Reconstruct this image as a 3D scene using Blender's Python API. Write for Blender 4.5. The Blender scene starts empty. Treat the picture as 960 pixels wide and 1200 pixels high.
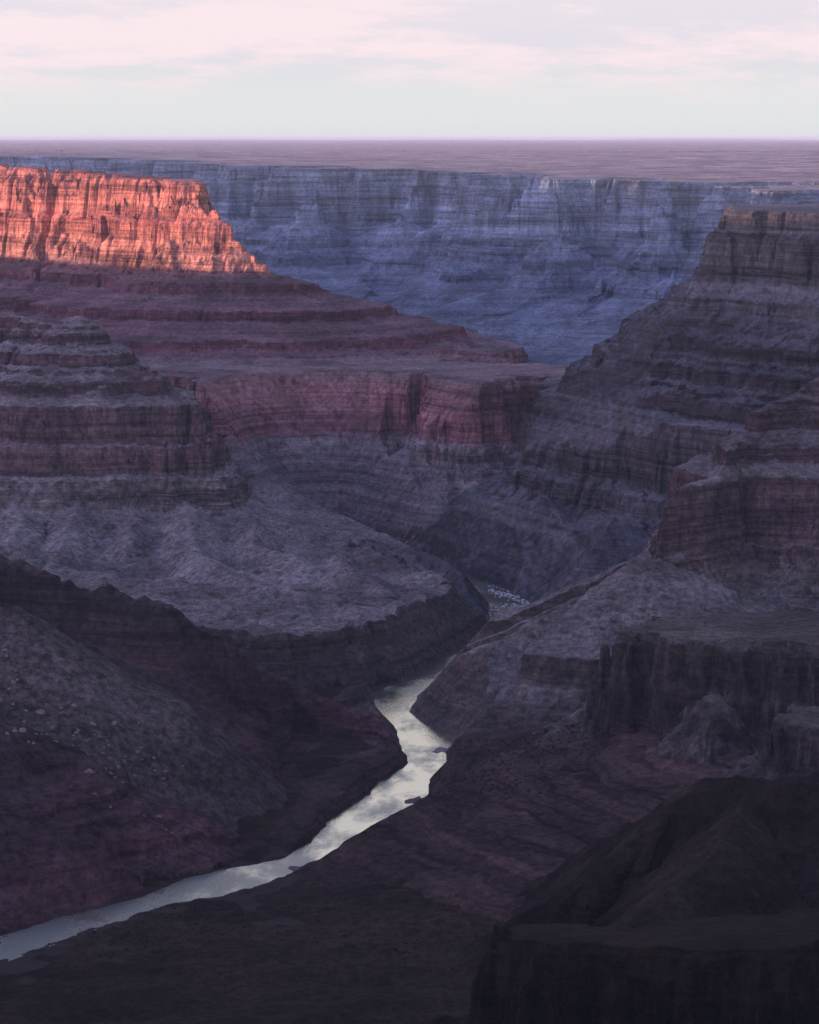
import bpy, math, random
import numpy as np

# ------------------------------------------------------------------ scale
Q = 1.0                     # grid density factor
F, PITCH = 3000.0, math.atan(438 / 3000.0)   # focal length in photo pixels, downward tilt
CP, SP = math.cos(PITCH), math.sin(PITCH)
RIVER_Z = -1400.0
f32 = np.float32
random.seed(4)

def ray(px, py):
    X, Y = (px - 480) / F, (600 - py) / F
    return (X, CP + Y * SP, -SP + Y * CP)

def PD(px, py, D):          # a point seen there at ground distance D
    d = ray(px, py)
    return (d[0] / d[1] * D, float(D), d[2] / d[1] * D)

def PZ(px, py, z):          # a point seen there at altitude z
    d = ray(px, py); t = z / d[2]
    return (d[0] * t, d[1] * t, z)

# ------------------------------------------------------------------ noise
_rng = np.random.RandomState(7)
_perm = _rng.permutation(256).astype(np.int32)
_perm = np.concatenate([_perm, _perm])
_ang = np.arange(16) * (2 * np.pi / 16)
_gx, _gy = np.cos(_ang).astype(f32), np.sin(_ang).astype(f32)

def perlin(x, y, seed=0):
    x = x + f32(seed * 17.31); y = y - f32(seed * 9.77)
    xi = np.floor(x); yi = np.floor(y)
    fx = (x - xi).astype(f32); fy = (y - yi).astype(f32)
    X = xi.astype(np.int32) & 255; Y = yi.astype(np.int32) & 255
    X1 = (X + 1) & 255; Y1 = (Y + 1) & 255
    u = fx * fx * fx * (fx * (fx * 6 - 15) + 10); v = fy * fy * fy * (fy * (fy * 6 - 15) + 10)
    pX, pX1 = _perm[X], _perm[X1]
    def g(h, a, b):
        h = h & 15
        return _gx[h] * a + _gy[h] * b
    n00 = g(_perm[pX + Y], fx, fy); n10 = g(_perm[pX1 + Y], fx - 1, fy)
    n01 = g(_perm[pX + Y1], fx, fy - 1); n11 = g(_perm[pX1 + Y1], fx - 1, fy - 1)
    a = n00 + u * (n10 - n00); b = n01 + u * (n11 - n01)
    return (a + v * (b - a)) * f32(1.5)

def fbm(x, y, lam, octs, seed=0, gain=0.5):
    s = 0; a = 1.0; l = lam
    for o in range(octs):
        s = s + f32(a) * perlin(x / f32(l), y / f32(l), seed + o * 3); a *= gain; l *= 0.47
    return s

def ridged(x, y, lam, seed=0):      # 0 at sharp crests, up to ~1 in between
    return np.abs(perlin(x / f32(lam), y / f32(lam), seed))

# ------------------------------------------------------------------ grid: fan of columns out to the horizon
def rows():
    out = []
    for a, b, s in ((3050, 4600, 5.5), (4600, 7200, 4.5), (7200, 10200, 5.0), (10200, 12600, 7.0),
                    (12600, 16500, 11.0), (16500, 21000, 20.0), (21000, 26000, 60.0)):
        out.append(np.arange(a, b, s / Q))
    far = [26000.0]
    while far[-1] < 260000: far.append(far[-1] * 1.045)
    out.append(np.array(far))
    return np.concatenate(out).astype(f32)
RY = rows(); NR = len(RY)
KMAX = 0.262
NC = int(1330 * Q)
KX = np.linspace(-KMAX, KMAX, NC).astype(f32)
GX = RY[:, None] * KX[None, :]
GY = np.repeat(RY[:, None], NC, 1)
print('grid', NR, NC)

# shared plan noise
WX = 90 * perlin(GX / 760, GY / 760, 1) + 30 * perlin(GX / 260, GY / 260, 2)
WY = 90 * perlin(GX / 760, GY / 760, 3) + 30 * perlin(GX / 260, GY / 260, 4)
FLUTE = 13 * perlin(GX / 85, GY / 85, 5) + 7.5 * perlin(GX / 37, GY / 37, 6) + 4 * perlin(GX / 17, GY / 17, 8)
FMASK = np.clip(.35 + 1.9 * np.abs(perlin(GX / 340, GY / 340, 16)), .3, 1.5); FLUTE = FLUTE * FMASK
ROUGH = 5 * perlin(GX / 48, GY / 48, 9) + 3.0 * perlin(GX / 21, GY / 21, 10)
CLEFT = (1.7 - FMASK) * 60 * np.clip(1 - np.abs(perlin(GX / 230, GY / 230, 14)) * 6.5, 0, 1) + 26 * np.clip(1 - np.abs(perlin(GX / 95, GY / 95, 15)) * 5, 0, 1)
ALC = 70 * np.abs(perlin(GX / 420, GY / 420, 11)) + 40 * np.abs(perlin(GX / 170, GY / 170, 12))

# ------------------------------------------------------------------ stepped profiles
def prof(z0, spec):
    u, z = [0.0], [float(z0)]
    rs = random.Random(int(-z0) + len(spec))
    for z1, ang, *st in spec:
        n = st[0] if st else 0
        top = z[-1]; run = (top - z1) / math.tan(math.radians(ang))
        if n:
            w = [rs.uniform(.6, 1.5) for _ in range(n)]; sw = sum(w)
            zz = top; uu = u[-1]
            for wi in w:
                dz = (top - z1) * wi / sw; du = run * wi / sw
                c = rs.uniform(.1, .55)                       # share of the drop that is a riser
                u.append(uu + du * .10); z.append(zz - dz * c)
                u.append(uu + du); z.append(zz - dz)
                uu += du; zz -= dz
        else:
            u.append(u[-1] + run); z.append(float(z1))
    return np.array(u), np.array(z)

def zu(p, z):               # run at which a profile reaches z
    return float(np.interp(-z, -p[1], p[0]))

P_WALL = prof(0, [(-235, 72, 3), (-300, 45, 2), (-470, 66, 3), (-690, 30, 3), (-730, 60), (-1010, 10.5, 16), (-1110, 45, 2), (-1190, 6, 3), (-1500, 40)])
P_BUTTE = prof(0, [(-175, 68, 3), (-205, 40), (-335, 74, 2), (-372, 40, 2), (-470, 73, 1), (-497, 44), (-557, 60, 2), (-598, 12, 2), (-634, 62, 3), (-692, 10.5, 3), (-732, 64, 3), (-790, 10.5, 3), (-818, 60, 2), (-870, 12, 2), (-1075, 77, 5), (-1095, 30), (-1150, 62, 3), (-1500, 31)])
P_MESA = prof(-180, [(-300, 77, 4), (-330, 42), (-450, 72, 4), (-600, 36, 2), (-642, 29, 1), (-676, 66, 3), (-716, 27, 2), (-752, 66, 3), (-796, 26, 2), (-834, 64, 3), (-870, 25, 1), (-1075, 78, 5), (-1097, 30), (-1155, 62, 3),
                     (-1240, 25), (-1300, 48, 2), (-1500, 28)])
P_HILL = prof(-560, [(-650, 31, 4), (-678, 64, 2), (-716, 27, 2), (-748, 66, 3), (-800, 27, 2), (-828, 62, 2), (-870, 25, 1), (-985, 78, 3), (-1000, 30), (-1085, 76, 3), (-1105, 28), (-1195, 60, 4), (-1225, 22), (-1500, 9)])
P_NEAR = prof(-560, [(-650, 29, 4), (-682, 64, 3), (-720, 24, 2), (-758, 66, 3), (-800, 23, 2), (-836, 62, 3), (-870, 22, 1), (-1035, 79, 4), (-1050, 30), (-1105, 66, 3), (-1160, 33), (-1500, 27)])
P_GORGE = prof(-1100, [(-1335, 68, 6), (-1500, 36)])
P_CLIFF = prof(-940, [(-1150, 79, 5), (-1165, 42), (-1275, 72, 4), (-1500, 29)])
P_LEDGE = prof(-1000, [(-1190, 74, 3), (-1500, 35)])
P_FRONT = prof(-1000, [(-1270, 78, 6), (-1500, 35)])
P_BANDS = prof(-1080, [(-1440, 10.0, 22), (-1500, 10)])
def drops(spec):
    u, z = prof(0, [(-a, *b) for a, *b in spec]); return u, z
D_TALUS = drops([(500, 29)])
D_FAN = drops([(3, 15), (60, 27), (500, 30)])
D_SOFT = drops([(500, 15)])
D_CONE = drops([(9, 22), (400, 46)])
D_CRAG = drops([(14, 30), (150, 60, 3), (600, 25, 6)])
D_SCREE = drops([(20, 40), (160, 33), (230, 30), (600, 38)])
D_RED = drops([(500, 26, 12)])
D_DARK = drops([(12, 25), (600, 33)])
D_SHELF = drops([(150, 24), (175, 12), (240, 66, 2), (500, 33)])

# ------------------------------------------------------------------ landforms (photo pixel, photo pixel, ground distance)
FE = []
def feat(obj, prof_, poly=None, spines=(), rel=False, big=0.0, jag=1.0, chamfer=9.0, bed=1.0, flute=1.0, alc=0.0, cleft=0.3, gully=1.0, warp=0.6, rough=1.0, topn=3.0, reach=None, seed=0, mat=None):
    FE.append(dict(obj=obj, prof=prof_, poly=poly, spines=spines, rel=rel, flute=flute, big=big, jag=jag, chamfer=chamfer, bed=bed, alc=alc, cleft=cleft, gully=gully, warp=warp,
                   rough=rough, topn=topn, reach=reach, seed=seed))
def L(*pts): return [PD(*p) for p in pts]

# the far wall and the plateau behind it
feat('wall', P_WALL, poly=L((-300, 178, 20500), (0, 180, 20000), (120, 181, 19000), (190, 187, 17500), (285, 200, 16200), (310, 200, 16700), (335, 200, 15400), (375, 200, 15200), (392, 200, 15900), (425, 200, 15800), (445, 200, 14700), (500, 200, 14600), (515, 200, 15300), (548, 200, 15200), (565, 200, 14300), (592, 206, 13800), (604, 207, 13900), (622, 210, 13300), (660, 214, 12900), (690, 213, 13500), (712, 214, 13300), (735, 217, 12500), (790, 219, 12300), (805, 217, 12900), (830, 218, 12700), (850, 223, 11950), (905, 226, 11350), (975, 227, 11700),
     (1250, 233, 11200)) + [(4400, 26000, -130), (-7000, 26000, -130)],
     spines=[L((700, 285, 12450), (668, 350, 11900), (618, 425, 11350)), L((585, 300, 13500), (560, 345, 12900), (575, 395, 12200)), L((430, 275, 14600), (405, 330, 13700), (440, 385, 12800)),
             L((300, 280, 15300), (340, 335, 14200)), L((800, 275, 11900), (750, 340, 11400), (705, 395, 11100)), L((500, 290, 14300), (490, 330, 13600))],
     flute=1.1, alc=2.2, cleft=.6, gully=2.8, warp=1.2, reach=6000, seed=3, big=330)
# the sunlit butte and the long ridge falling from it
feat('butte', P_BUTTE, poly=L((243, 219, 10950), (190, 212, 11250), (120, 203, 11700), (0, 189, 12500), (-210, 170, 13900)) +
     [(-4700, 15200, -70), (-1900, 12750, -150), (-900, 11400, -215)],
     flute=1.2, alc=1.7, cleft=1.3, gully=1.3, warp=0.3, seed=5, reach=3200)
feat('butte', P_BUTTE, spines=[L((215, 232, 11050), (254, 238, 10950), (272, 262, 10900), (288, 288, 10850), (316, 318, 10780), (326, 336, 10740), (350, 348, 10680))],
     flute=1.4, alc=0.25, cleft=.35, gully=1.0, warp=0.4, seed=6, reach=1500)
feat('butte', P_BUTTE, spines=[L((345, 346, 10700), (410, 363, 10500), (500, 400, 10200), (590, 409, 10000), (640, 430, 9850), (700, 443, 9650), (745, 452, 9520), (800, 460, 9420))],
     flute=1.8, alc=1.5, cleft=1.2, gully=1.6, warp=0.7, seed=6, reach=2400, big=190)
def edge(z, *pts): return [(ray(px, 600)[0] / ray(px, 600)[1] * Y, float(Y), z) for px, Y in pts]
feat('butte', P_BUTTE, poly=edge(-864, (150, 9650), (205, 9480), (232, 9190), (262, 9130), (285, 9200), (302, 9480), (345, 9440), (362, 9190), (395, 9100), (425, 9150), (445, 9430), (500, 9470), (520, 9180), (560, 9070), (585, 9120), (604, 9380),
     (640, 9420), (655, 9230), (690, 9230), (725, 9420), (730, 9800), (400, 10100), (150, 10000)), flute=1.6, alc=.5, cleft=.9, gully=1.2, warp=0.5, topn=10, seed=28, reach=1600)
feat('butte', D_TALUS, spines=[L((268, 508, 9000), (300, 560, 8700), (380, 620, 8450), (440, 650, 8280)), L((420, 528, 9080), (445, 590, 8780)), L((540, 530, 9100), (520, 585, 8800)), L((335, 522, 9150), (372, 580, 8780)), L((485, 522, 9180), (492, 578, 8850)), L((600, 520, 9150), (565, 572, 8850))],
     rel=True, gully=0.8, seed=7, reach=900)
# the shaded mesa on the left
feat('mesa_a', P_HILL, spines=[L((-260, 340, 9000), (0, 363, 8800), (55, 375, 8720), (92, 379, 8700), (108, 398, 8650), (150, 427, 8520), (190, 433, 8480), (205, 455, 8440), (240, 476, 8390))],
     flute=1.2, alc=1.0, cleft=.6, gully=0.9, warp=0.4, seed=8, reach=2600)
feat('mesa_a', P_HILL, spines=[L((80, 371, 8690), (97, 371, 8690))], flute=.4, gully=.3, cleft=.1, warp=0.05, seed=29, reach=600)
feat('mesa_a', D_FAN, spines=[L((88, 578, 8260), (62, 640, 7800), (35, 690, 7200)), L((215, 586, 8240), (225, 625, 7850), (310, 688, 7050)), L((160, 592, 8250), (150, 625, 7900)),
     L((275, 596, 8250), (312, 640, 7720), (372, 665, 7350)), L((20, 585, 8250), (10, 625, 7850)), L((390, 655, 7450), (440, 690, 7050)), L((300, 668, 7350), (345, 700, 6900))], rel=True, gully=2.3, flute=1.2, jag=1.0, warp=.8, seed=9, reach=900)
feat('terrace_a', P_GORGE, poly=L((572, 697, 6960), (552, 706, 6850), (480, 718, 6720), (392, 737, 6520), (330, 748, 6450), (-150, 748, 6500), (-150, 640, 7850), (280, 620, 8350), (425, 643, 8150), (520, 672, 7450)),
     flute=1.7, alc=0.7, cleft=.7, gully=1.0, warp=0.25, chamfer=14, topn=20, seed=10, reach=900)
# the flat topped mesa on the right and the nearer shoulder of it
feat('mesa_b', P_MESA, poly=L((849, 246, 8600), (900, 247, 8480), (960, 250, 8200), (1250, 265, 7400)) + [(2600, 9400, -235), (1500, 9500, -235), (1100, 9050, -235)],
     spines=[L((850, 262, 8640), (836, 292, 8600), (829, 296, 8590), (819, 333, 8570), (790, 352, 8530), (768, 371, 8500), (763, 379, 8495), (752, 402, 8480), (728, 406, 8450), (714, 412, 8440), (708, 424, 8430), (694, 430, 8410), (686, 444, 8395), (664, 468, 8330), (646, 480, 8300))],
     flute=1.5, alc=0.9, cleft=.6, gully=.55, warp=0.2, seed=11, reach=3000)
feat('mesa_b', D_TALUS, spines=[L((612, 562, 8100), (520, 612, 8250), (457, 640, 8480)), L((690, 590, 7600), (600, 650, 7560), (540, 665, 7700))], rel=True, gully=0.8, seed=12, reach=900)
feat('ridge_a', P_NEAR, spines=[L((1200, 400, 7200), (1000, 425, 6950), (962, 440, 6900), (905, 470, 6800), (862, 510, 6700), (842, 558, 6500), (778, 579, 6340))],
     flute=1.3, alc=0.9, gully=0.5, warp=0.2, seed=13, reach=2400)
feat('terrace_b', D_SHELF, spines=[L((775, 652, 6320), (748, 657, 6300), (690, 695, 6250), (600, 742, 6160), (528, 786, 6020))],
     rel=True, gully=0.5, flute=.8, warp=0.15, seed=14, reach=900)
# the black cliff, right
feat('cliff_a', P_CLIFF, poly=L((728, 727, 5620), (708, 742, 5490), (735, 745, 5440), (760, 742, 5420), (800, 750, 5340), (880, 759, 5240), (1200, 770, 4950), (1200, 712, 6100), (850, 716, 5980), (775, 722, 5820)),
     flute=1.8, alc=0.6, cleft=0.3, gully=0.9, warp=0.2, topn=9, seed=15, reach=900, chamfer=16)
feat('cliff_a', D_CONE, spines=[L((822, 818, 5140), (838, 810, 5120), (852, 822, 5100))], rel=True, gully=1.6, flute=1.0, warp=0.3, seed=17, reach=300)
feat('terrace_b', D_TALUS, spines=[L((700, 812, 5660), (640, 846, 5640), (565, 876, 5620)), L((640, 850, 5600), (600, 885, 5460))], rel=True, gully=0.9, seed=27, reach=900)
feat('cliff_b', P_LEDGE, poly=L((908, 853, 4800), (898, 832, 4960), (925, 823, 5080), (1200, 818, 5150), (1200, 858, 4650)), flute=1.8, alc=0.6, cleft=0.7, gully=0.9, warp=0.3, topn=7, seed=18, reach=500, chamfer=14)
# left foreground: crag ridge, scree
feat('ridge_b', D_CRAG, spines=[L((-150, 640, 6400), (0, 652, 6300), (22, 656, 6290), (60, 674, 6240), (112, 690, 6200), (125, 689, 6180), (160, 701, 6130), (190, 705, 6100), (262, 750, 6050), (300, 780, 6000), (400, 828, 5960)),
     L((405, 832, 5900), (440, 838, 5850), (462, 862, 5780))], rel=True, jag=2.0, flute=1.2, gully=1.0, warp=0.15, seed=19, reach=1500)
feat('ridge_b', D_RED, spines=[L((60, 735, 5700), (140, 775, 5560), (230, 840, 5500), (330, 905, 5480)), L((-120, 815, 4960), (0, 840, 4930), (60, 872, 4930), (110, 908, 4960), (200, 935, 5020)), L((-60, 925, 4640), (60, 960, 4680), (180, 985, 4780), (300, 985, 4950))], rel=True, flute=1.0, gully=2.2, warp=0.3, seed=20, reach=1500)
feat('scree', D_SCREE, spines=[L((-160, 660, 5420), (0, 707, 5350), (22, 704, 5345), (60, 744, 5330), (130, 812, 5300), (222, 896, 5250))], rel=True, flute=.9, gully=0.6, warp=0.12, seed=21, reach=1600)
# right foreground
feat('slope', P_BANDS, spines=[L((1200, 836, 5000), (960, 850, 5120), (800, 864, 5240), (700, 905, 5330), (600, 930, 5300), (505, 958, 5240))], flute=.2, gully=0.5, bed=.4, rough=.5, warp=0.3, seed=22, reach=1500)
feat('hill', D_DARK, spines=[L((1250, 890, 4250), (960, 911, 4330), (830, 909, 4400), (780, 950, 4350), (700, 1012, 4260), (600, 1076, 4180)),
     L((880, 925, 4350), (840, 1000, 4080), (740, 1075, 3860))], rel=True, flute=1.0, gully=1.7, warp=0.2, seed=23, reach=1500)
feat('cliff_c', P_FRONT, poly=L((566, 1100, 3640), (574, 1106, 3530), (600, 1103, 3490), (720, 1105, 3450), (800, 1119, 3400), (870, 1112, 3430), (1250, 1108, 3450), (1250, 1040, 3700), (960, 1050, 3680), (700, 1083, 3640), (640, 1090, 3640)),
     flute=1.6, alc=0.35, cleft=0.25, gully=0.8, warp=0.2, topn=8, seed=24, reach=500, chamfer=10)

# ------------------------------------------------------------------ river outline on its plane
LB = [(-60, 1122), (0, 1099), (60, 1079), (110, 1067), (170, 1052), (220, 1030), (262, 1020), (330, 1008), (362, 991), (378, 976), (388, 962), (420, 940), (440, 922), (455, 910), (477, 894),
      (470, 872), (463, 850), (447, 838), (441, 820), (455, 805), (476, 797), (500, 784), (520, 772), (560, 752), (583, 735), (573, 722), (574, 708), (560, 694), (500, 668), (430, 644), (380, 628)]
RB = [(380, 622), (440, 637), (505, 657), (570, 682), (606, 694), (622, 706), (622, 730), (608, 758), (560, 776), (530, 788), (508, 800), (492, 818), (484, 834), (500, 850), (528, 858), (538, 866), (524, 876),
      (522, 888), (526, 902), (503, 912), (500, 920), (503, 932), (486, 949), (479, 964), (435, 982), (400, 998), (372, 1012), (345, 1022), (330, 1030), (280, 1045), (210, 1058), (150, 1076), (100, 1092), (50, 1110), (0, 1128), (-60, 1152)]
RIV = np.array([PZ(x, y, RIVER_Z)[:2] for x, y in LB + RB])

def seg_dist(X, Y, a, b):
    dx, dy = b[0] - a[0], b[1] - a[1]
    t = np.clip(((X - f32(a[0])) * f32(dx) + (Y - f32(a[1])) * f32(dy)) / f32(dx * dx + dy * dy + 1e-6), 0, 1)
    cx = f32(a[0]) + t * f32(dx); cy = f32(a[1]) + t * f32(dy)
    return np.sqrt((X - cx) ** 2 + (Y - cy) ** 2), cx, cy, t

def inside(X, Y, poly):
    r = np.zeros(X.shape, bool); n = len(poly)
    for i in range(n):
        (x0, y0), (x1, y1) = poly[i][:2], poly[(i + 1) % n][:2]
        if y0 == y1: continue
        c = ((Y < y0) != (Y < y1)) & (X < (x1 - x0) * (Y - y0) / (y1 - y0) + x0)
        r ^= c
    return r

# ------------------------------------------------------------------ heightfield
H = np.full(GX.shape, -1420.0, f32)
OWN = np.zeros(GX.shape, np.int16)           # 0 = canyon floor
TOP = np.zeros(GX.shape, bool)
OBJ = ['floor']
nr = int(np.searchsorted(RY, 9700))
sx, sy = GX[:nr] + WX[:nr] * .12 + FLUTE[:nr] * .5, GY[:nr] + WY[:nr] * .12 + 9 * perlin(GX[:nr] / 45, GY[:nr] / 60, 33) + 5 * perlin(GX[:nr] / 19, GY[:nr] / 25, 34)
rd = np.full((nr, NC), 1e9, f32)
for i in range(len(RIV)):
    a, b = RIV[i], RIV[(i + 1) % len(RIV)]
    y0, y1 = min(a[1], b[1]) - 900, max(a[1], b[1]) + 900
    i0, i1 = np.searchsorted(RY[:nr], [y0, y1])
    if i1 > i0:
        d = seg_dist(sx[i0:i1], sy[i0:i1], a, b)[0]
        rd[i0:i1] = np.minimum(rd[i0:i1], d)
RIN = inside(sx, sy, RIV)
dd = np.minimum(rd, 900)
H[:nr] = -1399.0 + np.minimum(dd * .045, 34) + ROUGH[:nr] * .5 + 13 * perlin(GX[:nr] / 300, GY[:nr] / 190, 31) * np.minimum(dd / 150, 1) + 6 * perlin(GX[:nr] / 90, GY[:nr] / 60, 32) * np.minimum(dd / 100, 1)

for fe in FE:
    p = fe['prof']; rel = fe['rel']
    segs = []                                      # a, b
    if fe['poly']:
        pl = fe['poly']
        segs += [(pl[i], pl[(i + 1) % len(pl)]) for i in range(len(pl))]
    npoly = len(segs)
    for s in fe['spines']: segs += [(s[i], s[i + 1]) for i in range(len(s) - 1)]
    ys = [q[1] for s in segs for q in s]
    ks = [q[0] / q[1] for s in segs for q in s]
    R = fe['reach'] or 1500
    r0, r1 = np.searchsorted(RY, [min(ys) - R, max(ys) + R])
    mk = R / max(3000.0, min(ys))
    c0, c1 = np.searchsorted(KX, [min(ks) - mk, max(ks) + mk])
    if obj_far := (fe['obj'] == 'wall'): r1 = NR
    if r1 <= r0 or c1 <= c0: continue
    sl = (slice(r0, r1), slice(c0, c1))
    X0, Y0 = GX[sl], GY[sl]
    X = X0 + WX[sl] * f32(fe['warp']); Y = Y0 + WY[sl] * f32(fe['warp'])
    best = np.full(X.shape, 1e9, f32); D = best.copy(); CX = np.zeros_like(best); CY = np.zeros_like(best); UC = np.zeros_like(best)
    if fe['poly']:
        A = np.array([[q[0], q[1], 1] for q in fe['poly']]); Z = np.array([q[2] for q in fe['poly']])
        co = np.linalg.lstsq(A, Z, rcond=None)[0]
        ztop = f32(co[0]) * X0 + f32(co[1]) * Y0 + f32(co[2])
        ztop = np.clip(ztop, Z.min(), Z.max())
    for j, (a, b) in enumerate(segs):
        d, cx, cy, t = seg_dist(X, Y, a, b)
        if rel:
            uc = a[2] + t * f32(b[2] - a[2]); key = d - uc * f32(1.7)
        else:
            ua, ub = zu(p, a[2]), zu(p, b[2])
            if j < npoly: # use the tilted top at the rim
                ua = zu(p, float(np.clip(co @ np.array([a[0], a[1], 1]), Z.min(), Z.max()))); ub = zu(p, float(np.clip(co @ np.array([b[0], b[1], 1]), Z.min(), Z.max())))
            uc = f32(ua) + t * f32(ub - ua); key = d + uc
        m = key < best
        best = np.where(m, key, best); D = np.where(m, d, D); CX = np.where(m, cx, CX); CY = np.where(m, cy, CY); UC = np.where(m, uc, UC)
    inv = 1.0 / np.maximum(D, 1.0)
    d0 = f32(260)
    qx = CX + (X - CX) * inv * d0; qy = CY + (Y - CY) * inv * d0
    s = fe['seed']
    gul = 80 * ridged(qx, qy, 310, s) + 48 * ridged(qx, qy, 120, s + 1) + 24 * ridged(qx, qy, 52, s + 2) + 9 * ridged(qx, qy, 23, s + 3)
    gul = gul * f32(fe['gully']) * np.clip(D / 420, .12, 1.6)
    n = FLUTE[sl] * f32(fe['flute']) + gul
    if fe['alc']: n = n + ALC[sl] * f32(fe['alc'])
    if fe['big']: n = n + f32(fe['big']) * (np.abs(perlin(X0 / 1100, Y0 / 1100, s + 9)) * 1.6 + .5 * perlin(X0 / 450, Y0 / 450, s + 10))
    if fe['cleft'] and not rel: n = n + CLEFT[sl] * f32(fe['cleft'])
    zoff = 8 * perlin(X0 / 900, Y0 / 900, s + 5) + 6 * perlin(X0 / 140, Y0 / 140, s + 11)
    if fe['poly']:
        ins = inside(X, Y, fe['poly'])
        sd = np.where(ins, -D, D)
        cw = f32(fe['chamfer']) * (1 + perlin(X0 / 60, Y0 / 60, s + 12)).astype(f32)
        onpoly = ins | (best >= 1e8)
        e = np.maximum(np.where(ins, sd, D) + n, 0)
        e = np.where(e < cw, e * f32(.22), e - cw * f32(.78))
        u = UC + np.maximum(e, 0)
        istop = ins & (sd + n <= 0)
    else:
        u = UC + np.maximum(D + n * np.clip(D / 40, .3, 1), 0) if not rel else None
        istop = np.zeros(X.shape, bool)
    if rel:
        dr = np.maximum(D + n * np.clip(D / 120, .15, 1), 0)
        h = (UC + np.interp(dr, p[0], p[1])).astype(f32)
        h += f32(fe['jag']) * (perlin(CX / 70, CY / 70, s + 7) * 7 + perlin(CX / 27, CY / 27, s + 8) * 4)
    else:
        h = np.interp(u, p[0], p[1]).astype(f32) + zoff
        for th, amp, lam in ((31.0, 11.0, 70.0), (12.0, 5.0, 30.0)):
            k = np.floor((h + 4 * perlin(X0 / 200, Y0 / 200, s + 13)) / f32(th))
            u = u + f32(amp * fe['bed']) * perlin(X0 / f32(lam) + k * f32(3.7), Y0 / f32(lam) - k * f32(5.3), s + 14) * np.clip(u - UC, 0, 20) / 20
            h = np.interp(u, p[0], p[1]).astype(f32) + zoff
    h = h + ROUGH[sl] * f32(.7 * fe['rough'])
    if fe['poly']:
        zt = ztop + f32(fe['topn']) * (perlin(X0 / 260, Y0 / 260, s + 6) + .5 * perlin(X0 / 90, Y0 / 90, s + 7))
        if fe['topn'] > 15: zt = zt - 13 * np.clip(1 - np.abs(perlin(X0 / 230, Y0 / 300, s + 15)) * 6, 0, 1) - 6 * np.clip(1 - np.abs(perlin(X0 / 90, Y0 / 120, s + 16)) * 5, 0, 1)
        h = np.where(istop, zt, np.minimum(h, zt + 3))
    if obj_far:
        w = np.clip((Y0 - 18000) / 12000, 0, 1)
        far = -135 - 5 * perlin(X0 / 6000, Y0 / 2500, 40) + 130 * np.clip((Y0 - 90000) / 60000, 0, 1) * np.maximum(perlin(X0 / 14000, Y0 / 60000, 41), 0)
        h = np.where(istop, h * (1 - w) + far * w, h)
        beyond = Y0 > 26000
        h = np.where(beyond, far, h); istop |= beyond
        h = np.where(Y0 < 10050, f32(-1500), h)
    m = h > H[sl]
    H[sl] = np.where(m, h, H[sl])
    if fe['obj'] not in OBJ: OBJ.append(fe['obj'])
    OWN[sl] = np.where(m, OBJ.index(fe['obj']), OWN[sl])
    TOP[sl] = np.where(m, istop, TOP[sl])

# the river has cut its bed through whatever stands there
bank = -1399.2 + np.maximum(rd - 1.5, 0) * 1.15
lim = np.where(RIN, -1404.0 - np.minimum(rd, 20) * .1, bank)
mm = (H[:nr] > lim)
H[:nr] = np.where(mm, lim, H[:nr])
del dd, bank, lim

# ------------------------------------------------------------------ helpers for Blender
scene = bpy.context.scene
COL = scene.collection
def tag(o, label=None, cat=None, group=None, kind=None):
    if label: o['label'] = label
    if cat: o['category'] = cat
    if group: o['group'] = group
    if kind: o['kind'] = kind
    return o
def link(o, parent=None):
    COL.objects.link(o)
    if parent: o.parent = parent
    return o
def empty(name): return link(bpy.data.objects.new(name, None))

# ------------------------------------------------------------------ materials
def nodes_of(name):
    m = bpy.data.materials.new(name); m.use_nodes = True
    nt = m.node_tree; nt.nodes.clear()
    return m, nt
class NB:
    def __init__(s, nt): s.nt = nt
    def n(s, t, **kw):
        x = s.nt.nodes.new(t)
        for k, v in kw.items(): setattr(x, k, v)
        return x
    def l(s, a, b): s.nt.links.new(a, b)
    def val(s, sock, v):
        if hasattr(v, 'links'): s.l(v, sock)
        else: sock.default_value = v
    def math(s, op, a, b=None, clamp=False):
        x = s.n('ShaderNodeMath', operation=op); x.use_clamp = clamp
        s.val(x.inputs[0], a)
        if b is not None: s.val(x.inputs[1], b)
        return x.outputs[0]
    def noise(s, vec, scale, detail=4, rough=.55, lac=2.1):
        x = s.n('ShaderNodeTexNoise'); x.noise_dimensions = '3D'
        s.l(vec, x.inputs['Vector']); x.inputs['Scale'].default_value = scale
        x.inputs['Detail'].default_value = detail; x.inputs['Roughness'].default_value = rough; x.inputs['Lacunarity'].default_value = lac
        return x.outputs['Fac']
    def scl(s, vec, v):
        x = s.n('ShaderNodeVectorMath', operation='MULTIPLY'); s.l(vec, x.inputs[0]); x.inputs[1].default_value = v
        return x.outputs[0]
    def ramp(s, fac, stops, mode='LINEAR'):
        x = s.n('ShaderNodeValToRGB'); x.color_ramp.interpolation = mode
        e = x.color_ramp.elements
        while len(e) > 1: e.remove(e[0])
        for i, (p, c) in enumerate(stops):
            k = e[0] if i == 0 else e.new(p)
            k.position = p; k.color = (*c, 1) if len(c) == 3 else c
        s.l(fac, x.inputs[0]); return x.outputs[0]
    def maprange(s, v, a, b, c=0., d=1., smooth=False):
        x = s.n('ShaderNodeMapRange'); x.interpolation_type = 'SMOOTHSTEP' if smooth else 'LINEAR'
        s.l(v, x.inputs[0])
        for i, q in enumerate((a, b, c, d)): x.inputs[i + 1].default_value = q
        return x.outputs[0]
    def mix(s, fac, a, b, mode='MIX'):
        x = s.n('ShaderNodeMix', data_type='RGBA', blend_type=mode)
        s.val(x.inputs[0], fac)
        for sock, v in ((x.inputs[6], a), (x.inputs[7], b)):
            if hasattr(v, 'links'): s.l(v, sock)
            else: sock.default_value = (*v, 1)
        return x.outputs[2]

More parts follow.
